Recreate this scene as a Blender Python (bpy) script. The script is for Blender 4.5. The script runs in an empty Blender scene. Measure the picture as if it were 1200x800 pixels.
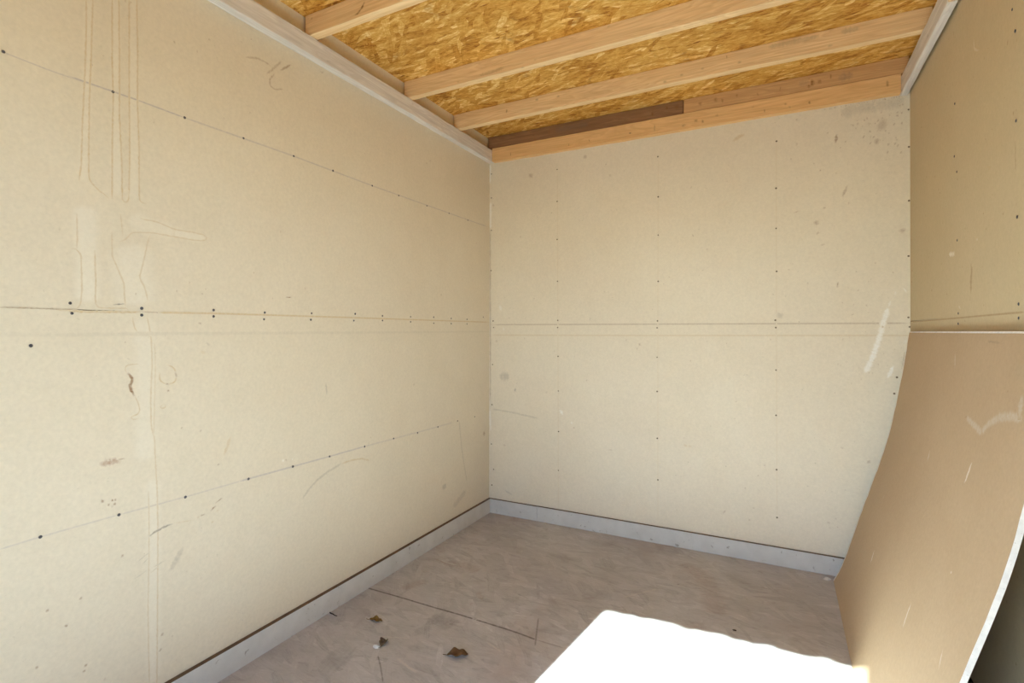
import bpy, math, random
from mathutils import Vector, Matrix

scene = bpy.context.scene
COL = scene.collection
random.seed(7)

# ------------------------------------------------------------------ camera
FPX, YAW, CAM_H, CY, PITCH = 609.41, 0.4759, 1.1639, 385.302, 0.0044
ROLL = 0.0013
cam_d = bpy.data.cameras.new('camera')
cam = bpy.data.objects.new('camera', cam_d)
COL.objects.link(cam)
cam_d.sensor_fit = 'HORIZONTAL'
cam_d.sensor_width = 36.0
cam_d.lens = FPX / 1200 * 36.0
cam_d.shift_y = (CY - 400.0) / 1200.0
cam_d.clip_start = 0.02
fw = Vector((-math.sin(YAW) * math.cos(PITCH), math.cos(YAW) * math.cos(PITCH), math.sin(PITCH)))
rt = Vector((math.cos(YAW), math.sin(YAW), 0))
up = rt.cross(fw)
r2 = rt * math.cos(ROLL) + up * math.sin(ROLL)
u2 = up * math.cos(ROLL) - rt * math.sin(ROLL)
cam.matrix_world = Matrix(((r2.x, u2.x, -fw.x, 0), (r2.y, u2.y, -fw.y, 0), (r2.z, u2.z, -fw.z, CAM_H), (0, 0, 0, 1)))
scene.camera = cam

# ------------------------------------------------------------------ light
SUN_EL = math.radians(37.0)
SUN_AZ = math.atan(0.134)              # drift of the beam to the right as it goes in
SUN_E, SKY_S, EXPO = 9.0, 0.115, 2.82
world = bpy.data.worlds.new('sky')
scene.world = world
world.use_nodes = True
wn = world.node_tree.nodes
sky = wn.new('ShaderNodeTexSky')
sky.sky_type = 'NISHITA'
sky.sun_disc = False
sky.sun_elevation = SUN_EL
sky.sun_rotation = math.pi + SUN_AZ    # the sun stands behind the camera
sky.air_density = 1.0
sky.dust_density = 0.3
sky.ozone_density = 2.0
wn['Background'].inputs['Strength'].default_value = SKY_S
tint = wn.new('ShaderNodeMix')         # the picture's white balance leaves the open sky bluish
tint.data_type, tint.blend_type = 'RGBA', 'MULTIPLY'
tint.inputs[0].default_value = 1.0
tint.inputs[7].default_value = (0.78, 0.95, 1.16, 1)
world.node_tree.links.new(sky.outputs[0], tint.inputs[6])
world.node_tree.links.new(tint.outputs[2], wn['Background'].inputs['Color'])
sun_d = bpy.data.lights.new('sun', 'SUN')
sun_d.energy = SUN_E
sun_d.angle = math.radians(0.6)
sun_d.color = (0.88, 1.06, 1.06)
sun = bpy.data.objects.new('sun', sun_d)
COL.objects.link(sun)
sd = Vector((math.sin(SUN_AZ) * math.cos(SUN_EL), math.cos(SUN_AZ) * math.cos(SUN_EL), -math.sin(SUN_EL)))
sun.rotation_euler = sd.to_track_quat('-Z', 'Y').to_euler()
sun.location = (-1.5, -8, 6)

vs = scene.view_settings
scene.display_settings.display_device = 'sRGB'
vs.view_transform = 'Standard'
vs.look = 'None'
vs.exposure = EXPO
vs.gamma = 1.0
vs.use_curve_mapping = False
scene.cycles.use_denoising = True
scene.cycles.max_bounces = 14
scene.cycles.diffuse_bounces = 12
scene.cycles.transparent_max_bounces = 16
scene.cycles.sample_clamp_indirect = 8.0
scene.cycles.caustics_reflective = False
scene.cycles.caustics_refractive = False

# ------------------------------------------------------------------ dimensions
XL, XR, YB, YF = -1.6749, 0.5268, 2.9289, -0.45
ZC = 2.408                      # underside of the roof boards
SEAM = {'L': 1.22, 'B': 1.2047, 'R': 1.2118}
LEDGE0, LEDGE1, LEDGE_T = 2.2475, 2.323, 0.038

# ------------------------------------------------------------------ node helpers
def srgb(r, g, b):
    f = lambda c: (c / 255 / 12.92) if c / 255 <= 0.04045 else ((c / 255 + 0.055) / 1.055) ** 2.4
    return (f(r), f(g), f(b), 1)

class NT:
    def __init__(self, name):
        self.m = bpy.data.materials.new(name)
        self.m.use_nodes = True
        self.t = self.m.node_tree
        self.n = self.t.nodes
        self.bsdf = self.n['Principled BSDF']
        self.bsdf.inputs['Specular IOR Level'].default_value = 0.25
    def add(self, kind, **kw):
        nd = self.n.new(kind)
        for k, v in kw.items():
            setattr(nd, k, v)
        return nd
    def link(self, a, b):
        self.t.links.new(a, b)
    def pos(self):
        return self.add('ShaderNodeNewGeometry').outputs['Position']
    def mapping(self, vec, scale=(1, 1, 1), rot=(0, 0, 0), loc=(0, 0, 0)):
        mp = self.add('ShaderNodeMapping')
        mp.inputs['Scale'].default_value = scale
        mp.inputs['Rotation'].default_value = rot
        mp.inputs['Location'].default_value = loc
        self.link(vec, mp.inputs['Vector'])
        return mp.outputs[0]
    def noise(self, vec, scale, detail=3, rough=0.55, dist=0.0):
        nz = self.add('ShaderNodeTexNoise')
        nz.inputs['Scale'].default_value = scale
        nz.inputs['Detail'].default_value = detail
        nz.inputs['Roughness'].default_value = rough
        nz.inputs['Distortion'].default_value = dist
        self.link(vec, nz.inputs['Vector'])
        return nz
    def ramp(self, fac, stops, interp='LINEAR'):
        r = self.add('ShaderNodeValToRGB')
        r.color_ramp.interpolation = interp
        e = r.color_ramp.elements
        while len(e) < len(stops):
            e.new(0.5)
        for el, (p, c) in zip(e, stops):
            el.position = p
            el.color = c if len(c) == 4 else (*c, 1)
        self.link(fac, r.inputs[0])
        return r.outputs[0]
    def mix(self, a, b, fac, mode='MIX'):
        mx = self.add('ShaderNodeMix', data_type='RGBA', blend_type=mode)
        for s, v in ((mx.inputs[6], a), (mx.inputs[7], b), (mx.inputs[0], fac)):
            if isinstance(v, (int, float)):
                s.default_value = v
            elif isinstance(v, tuple):
                s.default_value = v
            else:
                self.link(v, s)
        return mx.outputs[2]
    def math(self, op, a, b=0.0):
        md = self.add('ShaderNodeMath', operation=op)
        for s, v in ((md.inputs[0], a), (md.inputs[1], b)):
            if isinstance(v, (int, float)):
                s.default_value = v
            else:
                self.link(v, s)
        return md.outputs[0]
    def bump(self, h, strength=0.2, dist=0.002):
        b = self.add('ShaderNodeBump')
        b.inputs['Strength'].default_value = strength
        b.inputs['Distance'].default_value = dist
        self.link(h, b.inputs['Height'])
        self.link(b.outputs[0], self.bsdf.inputs['Normal'])
    def done(self, color, rough=0.75):
        if isinstance(color, tuple):
            self.bsdf.inputs['Base Color'].default_value = color
        else:
            self.link(color, self.bsdf.inputs['Base Color'])
        self.bsdf.inputs['Roughness'].default_value = rough
        return self.m

G0, G1 = (0, 0, 0, 1), (1, 1, 1, 1)

def with_marks(t, p, col, scale=140):
    """stains and scuffs with their own outline (mesh attributes) over the surface's tone"""
    at = t.add('ShaderNodeAttribute', attribute_name='mark')
    mc = t.add('ShaderNodeAttribute', attribute_name='mark_tone')
    br = t.ramp(t.noise(p, scale, 3, 0.6).outputs[0], [(0.3, (.5, .5, .5)), (0.7, G1)])
    return t.mix(col, mc.outputs['Color'], t.math('MULTIPLY', at.outputs['Fac'], br))

def board_mat(name, c_mid, c_alt, amount=0.5, speck=0.0):
    """paper-faced wall board: soft cloudy tone, fibre grain"""
    t = NT(name)
    p = t.pos()
    big = t.ramp(t.noise(p, 1.3, 3, 0.5, 0.4).outputs[0], [(0.3, G0), (0.7, G1)])
    col = t.mix(c_mid, c_alt, t.math('MULTIPLY', big, amount))
    fine = t.ramp(t.noise(p, 90, 4, 0.7).outputs[0], [(0.25, (0.93, 0.93, 0.93)), (0.75, (1.05, 1.05, 1.05))])
    col = t.mix(col, fine, 1.0, 'MULTIPLY')
    mid = t.ramp(t.noise(p, 9, 4, 0.6, 0.8).outputs[0], [(0.3, (0.985, 0.982, 0.976)), (0.7, (1.01, 1.01, 1.01))])
    col = t.mix(col, mid, 1.0, 'MULTIPLY')
    if speck:
        sp = t.ramp(t.noise(p, 75, 2, 0.5).outputs[0], [(0.715, G0), (0.76, G1)])
        gate = t.ramp(t.noise(p, 3.0, 2, 0.5).outputs[0], [(0.45, G0), (0.65, G1)])
        col = t.mix(col, srgb(120, 95, 65), t.math('MULTIPLY', t.math('MULTIPLY', sp, gate), speck))
    col = with_marks(t, p, col)
    t.bump(t.noise(p, 160, 3, 0.6).outputs[0], 0.08, 0.001)
    return t.done(col, 0.8)

def osb_mat(name, stops, contrast=1.0, scale=1.0, tone=None, rough=0.6, bump=0.25, chip=0.75, fibre=1.0):
    """strand board: overlapping long chips of several directions"""
    t = NT(name)
    p = t.pos()
    wob = t.noise(p, 6 * scale, 2)
    off = t.add('ShaderNodeVectorMath', operation='MULTIPLY_ADD')
    t.link(wob.outputs['Color'], off.inputs[0])
    off.inputs[1].default_value = (0.035, 0.035, 0)
    t.link(p, off.inputs[2])
    vec = off.outputs[0]
    def layer(angle, sc, seed):
        v = t.mapping(t.mapping(vec, (1, 1, 1), (0, 0, angle), (seed, seed * 1.7, 0)), (11 * sc, 48 * sc, 1))
        vo = t.add('ShaderNodeTexVoronoi', voronoi_dimensions='2D')
        vo.inputs['Scale'].default_value = 1.0
        vo.inputs['Randomness'].default_value = 1.0
        t.link(v, vo.inputs['Vector'])
        sp = t.add('ShaderNodeSeparateColor')
        t.link(vo.outputs['Color'], sp.inputs[0])
        gr = t.noise(t.mapping(v, (0.45, 3.2, 1)), 2.2, 5, 0.7)
        val = t.math('ADD', t.math('ADD', t.math('MULTIPLY', sp.outputs[0], chip), .5 - chip / 2), t.math('MULTIPLY', t.math('SUBTRACT', gr.outputs[0], 0.5), 0.9))
        return val, sp.outputs[1]
    a, pa = layer(0.12, scale, 0.3)
    b, pb = layer(-0.3, scale * 0.85, 3.1)
    c, pc = layer(0.4, scale * 1.2, 7.7)
    d, pd = layer(0.95, scale * 1.1, 11.9)
    def over(x, y, pick, thr):
        f = t.ramp(pick, [(thr, G0), (thr + 0.02, G1)])
        return t.mix(x, y, f)
    v = over(a, b, pb, 0.5)
    v = over(v, c, pc, 0.62)
    v = over(v, d, pd, 0.82)
    sep = t.add('ShaderNodeSeparateColor')
    t.link(v, sep.inputs[0])
    val = sep.outputs[0]
    fib = t.noise(t.mapping(vec, (13, 62, 1), (0, 0, 0.08)), 1.0, 6, 0.72, 0.7)
    spk = t.noise(t.mapping(vec, (60, 110, 1)), 1.0, 3, 0.6)
    val = t.math('ADD', val, t.math('MULTIPLY', t.math('SUBTRACT', fib.outputs[0], 0.5), fibre))
    val = t.math('ADD', val, t.math('MULTIPLY', t.math('SUBTRACT', spk.outputs[0], 0.5), fibre * 0.6))
    col = t.ramp(val, stops)
    blotch = t.ramp(t.noise(p, 2.2, 4, 0.6).outputs[0], [(0.3, (0.86, 0.84, 0.8)), (0.7, (1.08, 1.08, 1.08))])
    col = t.mix(col, blotch, 1.0, 'MULTIPLY')
    if tone:
        for (c2, sc, lo, hi, amt) in tone:
            f = t.ramp(t.noise(p, sc, 4, 0.6, 0.6).outputs[0], [(lo, G0), (hi, G1)])
            col = t.mix(col, c2, t.math('MULTIPLY', f, amt))
    col = with_marks(t, p, col, 60)
    t.bump(val, bump, 0.002)
    return t.done(col, rough)

def wood_mat(name, c_lo, c_hi, c_dark, axis='X', knots=0.0, streak=0.6, rough=0.65, weather=None, seed=0.0):
    t = NT(name)
    p = t.add('ShaderNodeVectorMath', operation='ADD')
    t.link(t.pos(), p.inputs[0])
    p.inputs[1].default_value = (seed, seed * 1.3, seed * 0.7)
    p = p.outputs[0]
    sc = {'X': (1.0, 26, 26), 'Y': (26, 1.0, 26)}[axis]
    low = {'X': (0.7, 7, 7), 'Y': (7, 0.7, 7)}[axis]
    g = t.noise(t.mapping(p, sc), 1.6, 5, 0.65, 0.5)
    w = t.noise(t.mapping(p, low), 2.0, 3, 0.5, 1.8)
    rings = t.add('ShaderNodeMath', operation='FRACT')
    t.link(t.math('MULTIPLY', w.outputs[0], 7.0), rings.inputs[0])
    ring = t.ramp(rings.outputs[0], [(0.0, G0), (0.75, G1), (1.0, G0)])
    col = t.mix(c_lo, c_hi, t.ramp(g.outputs[0], [(0.3, G0), (0.7, G1)]))
    col = t.mix(col, c_dark, t.math('MULTIPLY', ring, streak * 0.35))
    fine = t.ramp(t.noise(t.mapping(p, tuple(s * 3 for s in sc)), 2.0, 3).outputs[0], [(0.3, (0.9, 0.89, 0.87)), (0.7, (1.05, 1.05, 1.05))])
    col = t.mix(col, fine, 1.0, 'MULTIPLY')
    if knots:
        vo = t.add('ShaderNodeTexVoronoi')
        vo.inputs['Scale'].default_value = 1.0
        t.link(t.mapping(p, {'X': (11, 18, 18), 'Y': (18, 11, 18)}[axis]), vo.inputs['Vector'])
        d = t.math('ADD', vo.outputs['Distance'], t.math('MULTIPLY', t.math('SUBTRACT', t.noise(p, 60, 2).outputs[0], 0.5), 0.12))
        k = t.ramp(d, [(0.05, G1), (0.13, G0)])
        rare = t.ramp(vo.outputs['Color'], [(0.5, G0), (0.55, G1)])
        k = t.math('MULTIPLY', k, rare)
        col = t.mix(col, srgb(92, 58, 30), t.math('MULTIPLY', k, knots))
    if weather:
        f = t.ramp(t.noise(t.mapping(p, low), 2.4, 5, 0.7, 0.6).outputs[0], [(0.35, G0), (0.62, G1)])
        col = t.mix(col, weather[0], t.math('MULTIPLY', f, weather[1]))
    col = with_marks(t, p, col)
    t.bump(g.outputs[0], 0.25, 0.0015)
    return t.done(col, rough)

def plain_mat(name, c1, c2, scale=30, rough=0.6, spot=None, bump=0.15, metallic=0.0):
    t = NT(name)
    p = t.pos()
    col = t.mix(c1, c2, t.ramp(t.noise(p, scale, 5, 0.6).outputs[0], [(0.35, G0), (0.65, G1)]))
    if spot:
        f = t.ramp(t.noise(p, spot[1], 3, 0.6, 0.5).outputs[0], [(spot[2], G0), (spot[2] + 0.06, G1)])
        col = t.mix(col, spot[0], t.math('MULTIPLY', f, spot[3]))
    t.bump(t.noise(p, scale * 4, 3).outputs[0], bump, 0.001)
    t.bsdf.inputs['Metallic'].default_value = metallic
    return t.done(col, rough)

# ------------------------------------------------------------------ materials
M = {}
M['board_left'] = board_mat('left_wall_board', srgb(219, 208, 188), srgb(213, 201, 179), 0.8, 0.15)
M['board_back'] = board_mat('back_wall_board', srgb(226, 216, 197), srgb(220, 208, 187), 0.8, 0.3)
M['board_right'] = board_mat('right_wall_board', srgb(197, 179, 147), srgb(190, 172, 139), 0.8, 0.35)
M['backing'] = plain_mat('wall_framing', srgb(150, 125, 95), srgb(135, 110, 82))
M['paper'] = board_mat('brown_board_paper', srgb(184, 160, 131), srgb(176, 151, 121), 0.8, 0.0)
M['gypsum'] = plain_mat('white_gypsum', srgb(236, 233, 230), srgb(222, 219, 216), 60, 0.9, (srgb(150, 145, 140), 130, 0.66, 0.7))
M['grey_paper'] = plain_mat('grey_board_paper', srgb(190, 180, 165), srgb(178, 168, 152))
M['osb'] = osb_mat('roof_strand_board', [(0.0, srgb(140, 84, 28)), (0.2, srgb(184, 128, 50)), (0.5, srgb(208, 156, 74)), (0.78, srgb(224, 180, 102)), (1.0, srgb(246, 218, 158))],
                   tone=[(srgb(128, 74, 26), 9, 0.60, 0.72, 0.5)], scale=0.9, chip=0.6, fibre=1.5)
M['floor'] = osb_mat('floor_strand_board', [(0.0, srgb(150, 146, 145)), (0.35, srgb(180, 177, 176)), (0.7, srgb(191, 188, 187)), (1.0, srgb(216, 213, 212))],
                     tone=[(srgb(156, 148, 148), 1.1, 0.45, 0.65, 0.5), (srgb(168, 142, 122), 2.0, 0.55, 0.75, 0.4), (srgb(136, 122, 114), 7, 0.56, 0.75, 0.35), (srgb(128, 114, 108), 28, 0.6, 0.8, 0.35)], scale=0.75, rough=0.7, bump=0.15, chip=0.4, fibre=0.7)
M['joist'] = wood_mat('joist_timber', srgb(230, 196, 148), srgb(242, 212, 166), srgb(196, 150, 102), 'X', 0.3, 1.0)
M['plate_pale'] = wood_mat('plate_timber', srgb(226, 182, 126), srgb(236, 196, 142), srgb(192, 140, 86), 'X', 1.0, 0.8, seed=4.2)
M['plate_brown'] = wood_mat('plate_timber_brown', srgb(206, 164, 116), srgb(216, 176, 126), srgb(164, 118, 74), 'X', 1.0, 0.8, seed=9.1)
M['plate_shaded'] = wood_mat('plate_timber_shaded', srgb(140, 104, 74), srgb(156, 118, 86), srgb(104, 74, 50), 'X', 0.8, 0.9, seed=2.7)  # weathered tone, darkened further: the upper board's shadow is put into the colour
M['ledger'] = wood_mat('weathered_timber', srgb(208, 201, 194), srgb(243, 237, 230), srgb(176, 164, 154), 'Y', 0.3, 0.9, 0.8, (srgb(196, 188, 182), 0.45))
M['ledger_pale'] = wood_mat('newer_ledger_timber', srgb(214, 180, 136), srgb(226, 194, 152), srgb(180, 138, 96), 'Y', 0.5, 0.7, seed=5.5)
M['grey_paint'] = plain_mat('grey_painted_board', srgb(204, 202, 198), srgb(195, 193, 189), 14, 0.5, (srgb(120, 110, 100), 38, 0.66, 0.6))
M['bare_edge'] = plain_mat('bare_brown_edge', srgb(112, 88, 66), srgb(90, 70, 52), 40)
M['screw_dark'] = plain_mat('black_screw', srgb(84, 82, 88), srgb(100, 96, 100), 300, 0.45, metallic=0.3)
M['screw_rust'] = plain_mat('dull_screw', srgb(130, 116, 96), srgb(106, 92, 74), 300, 0.6, metallic=0.3)
M['leaf'] = plain_mat('dry_leaf_brown', srgb(116, 88, 58), srgb(88, 64, 40), 50, 0.8)
M['leaf_olive'] = plain_mat('dry_leaf_olive', srgb(122, 98, 52), srgb(96, 76, 38), 50, 0.8)
M['leaf_grey'] = plain_mat('dry_leaf_grey', srgb(112, 96, 78), srgb(86, 72, 58), 50, 0.8)
M['chip'] = plain_mat('white_chip', srgb(226, 228, 226), srgb(206, 206, 202), 60, 0.9)
M['twig'] = plain_mat('dark_twig', srgb(58, 48, 42), srgb(44, 36, 32), 60, 0.9)
M['gravel'] = plain_mat('outside_gravel', srgb(112, 108, 102), srgb(96, 92, 86), 25, 0.95)
M['steel'] = plain_mat('white_door_steel', srgb(214, 212, 206), srgb(204, 202, 196), 20, 0.5)
MARK = {'tan': srgb(192, 160, 104), 'dark': srgb(126, 82, 36), 'gray': srgb(112, 104, 96), 'chalk': srgb(140, 130, 152),
        'white': srgb(244, 242, 238), 'pale': srgb(229, 222, 208), 'scar': srgb(168, 138, 116), 'sheetpale': srgb(194, 182, 166),
        'groove': srgb(64, 52, 44), 'grease': srgb(128, 122, 120), 'rust': srgb(138, 102, 80), 'scrape': srgb(214, 204, 190)}
MARK_KEYS = list(MARK)

# ------------------------------------------------------------------ mesh helpers
class MB:
    def __init__(self):
        self.v, self.f, self.mi, self.a, self.c = [], [], [], [], []
    def vert(self, p, a=0.0, c=(1, 1, 1, 1)):
        self.v.append(tuple(p)); self.a.append(a); self.c.append(c)
        return len(self.v) - 1
    def face(self, idx, mi=0):
        self.f.append(tuple(idx)); self.mi.append(mi)
    def box(self, lo, hi, mi=0, seg=(1, 1, 1), jitter=0.0):
        """box whose faces are subdivided, so edges can be made uneven"""
        nx, ny, nz = seg
        idx = {}
        def g(i, j, k):
            if (i, j, k) not in idx:
                p = [lo[0] + (hi[0] - lo[0]) * i / nx, lo[1] + (hi[1] - lo[1]) * j / ny, lo[2] + (hi[2] - lo[2]) * k / nz]
                if jitter:
                    p = [c + random.uniform(-jitter, jitter) for c in p]
                idx[(i, j, k)] = self.vert(p)
            return idx[(i, j, k)]
        for i in range(nx):
            for j in range(ny):
                self.face((g(i, j, 0), g(i, j + 1, 0), g(i + 1, j + 1, 0), g(i + 1, j, 0)), mi)
                self.face((g(i, j, nz), g(i + 1, j, nz), g(i + 1, j + 1, nz), g(i, j + 1, nz)), mi)
        for i in range(nx):
            for k in range(nz):
                self.face((g(i, 0, k), g(i + 1, 0, k), g(i + 1, 0, k + 1), g(i, 0, k + 1)), mi)
                self.face((g(i, ny, k), g(i, ny, k + 1), g(i + 1, ny, k + 1), g(i + 1, ny, k)), mi)
        for j in range(ny):
            for k in range(nz):
                self.face((g(0, j, k), g(0, j, k + 1), g(0, j + 1, k + 1), g(0, j + 1, k)), mi)
                self.face((g(nx, j, k), g(nx, j + 1, k), g(nx, j + 1, k + 1), g(nx, j, k + 1)), mi)
    def build(self, name, mats, parent=None, smooth=False, bevel=0.0, bevel_seg=2):
        me = bpy.data.meshes.new(name)
        me.from_pydata(self.v, [], self.f)
        for m in mats:
            me.materials.append(m)
        me.polygons.foreach_set('material_index', self.mi)
        at = me.attributes.new('mark', 'FLOAT', 'POINT')
        at.data.foreach_set('value', self.a)
        ac = me.attributes.new('mark_tone', 'FLOAT_COLOR', 'POINT')
        ac.data.foreach_set('color', [q for c in self.c for q in c])
        if smooth:
            me.polygons.foreach_set('use_smooth', [True] * len(self.f))
        me.update()
        o = bpy.data.objects.new(name, me)
        COL.objects.link(o)
        if parent is not None:
            o.parent = parent
        if bevel:
            b = o.modifiers.new('bevel', 'BEVEL')
            b.width = bevel
            b.segments = bevel_seg
            b.limit_method = 'ANGLE'
            b.angle_limit = math.radians(50)
        return o

def structure(o):
    o['kind'] = 'structure'
    return o
def tag(o, label, cat, group=None):
    o['label'] = label
    o['category'] = cat
    if group:
        o['group'] = group
    return o
def empty(name, loc):
    o = bpy.data.objects.new(name, None)
    o.empty_display_size = 0.1
    o.location = loc
    COL.objects.link(o)
    return o

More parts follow.
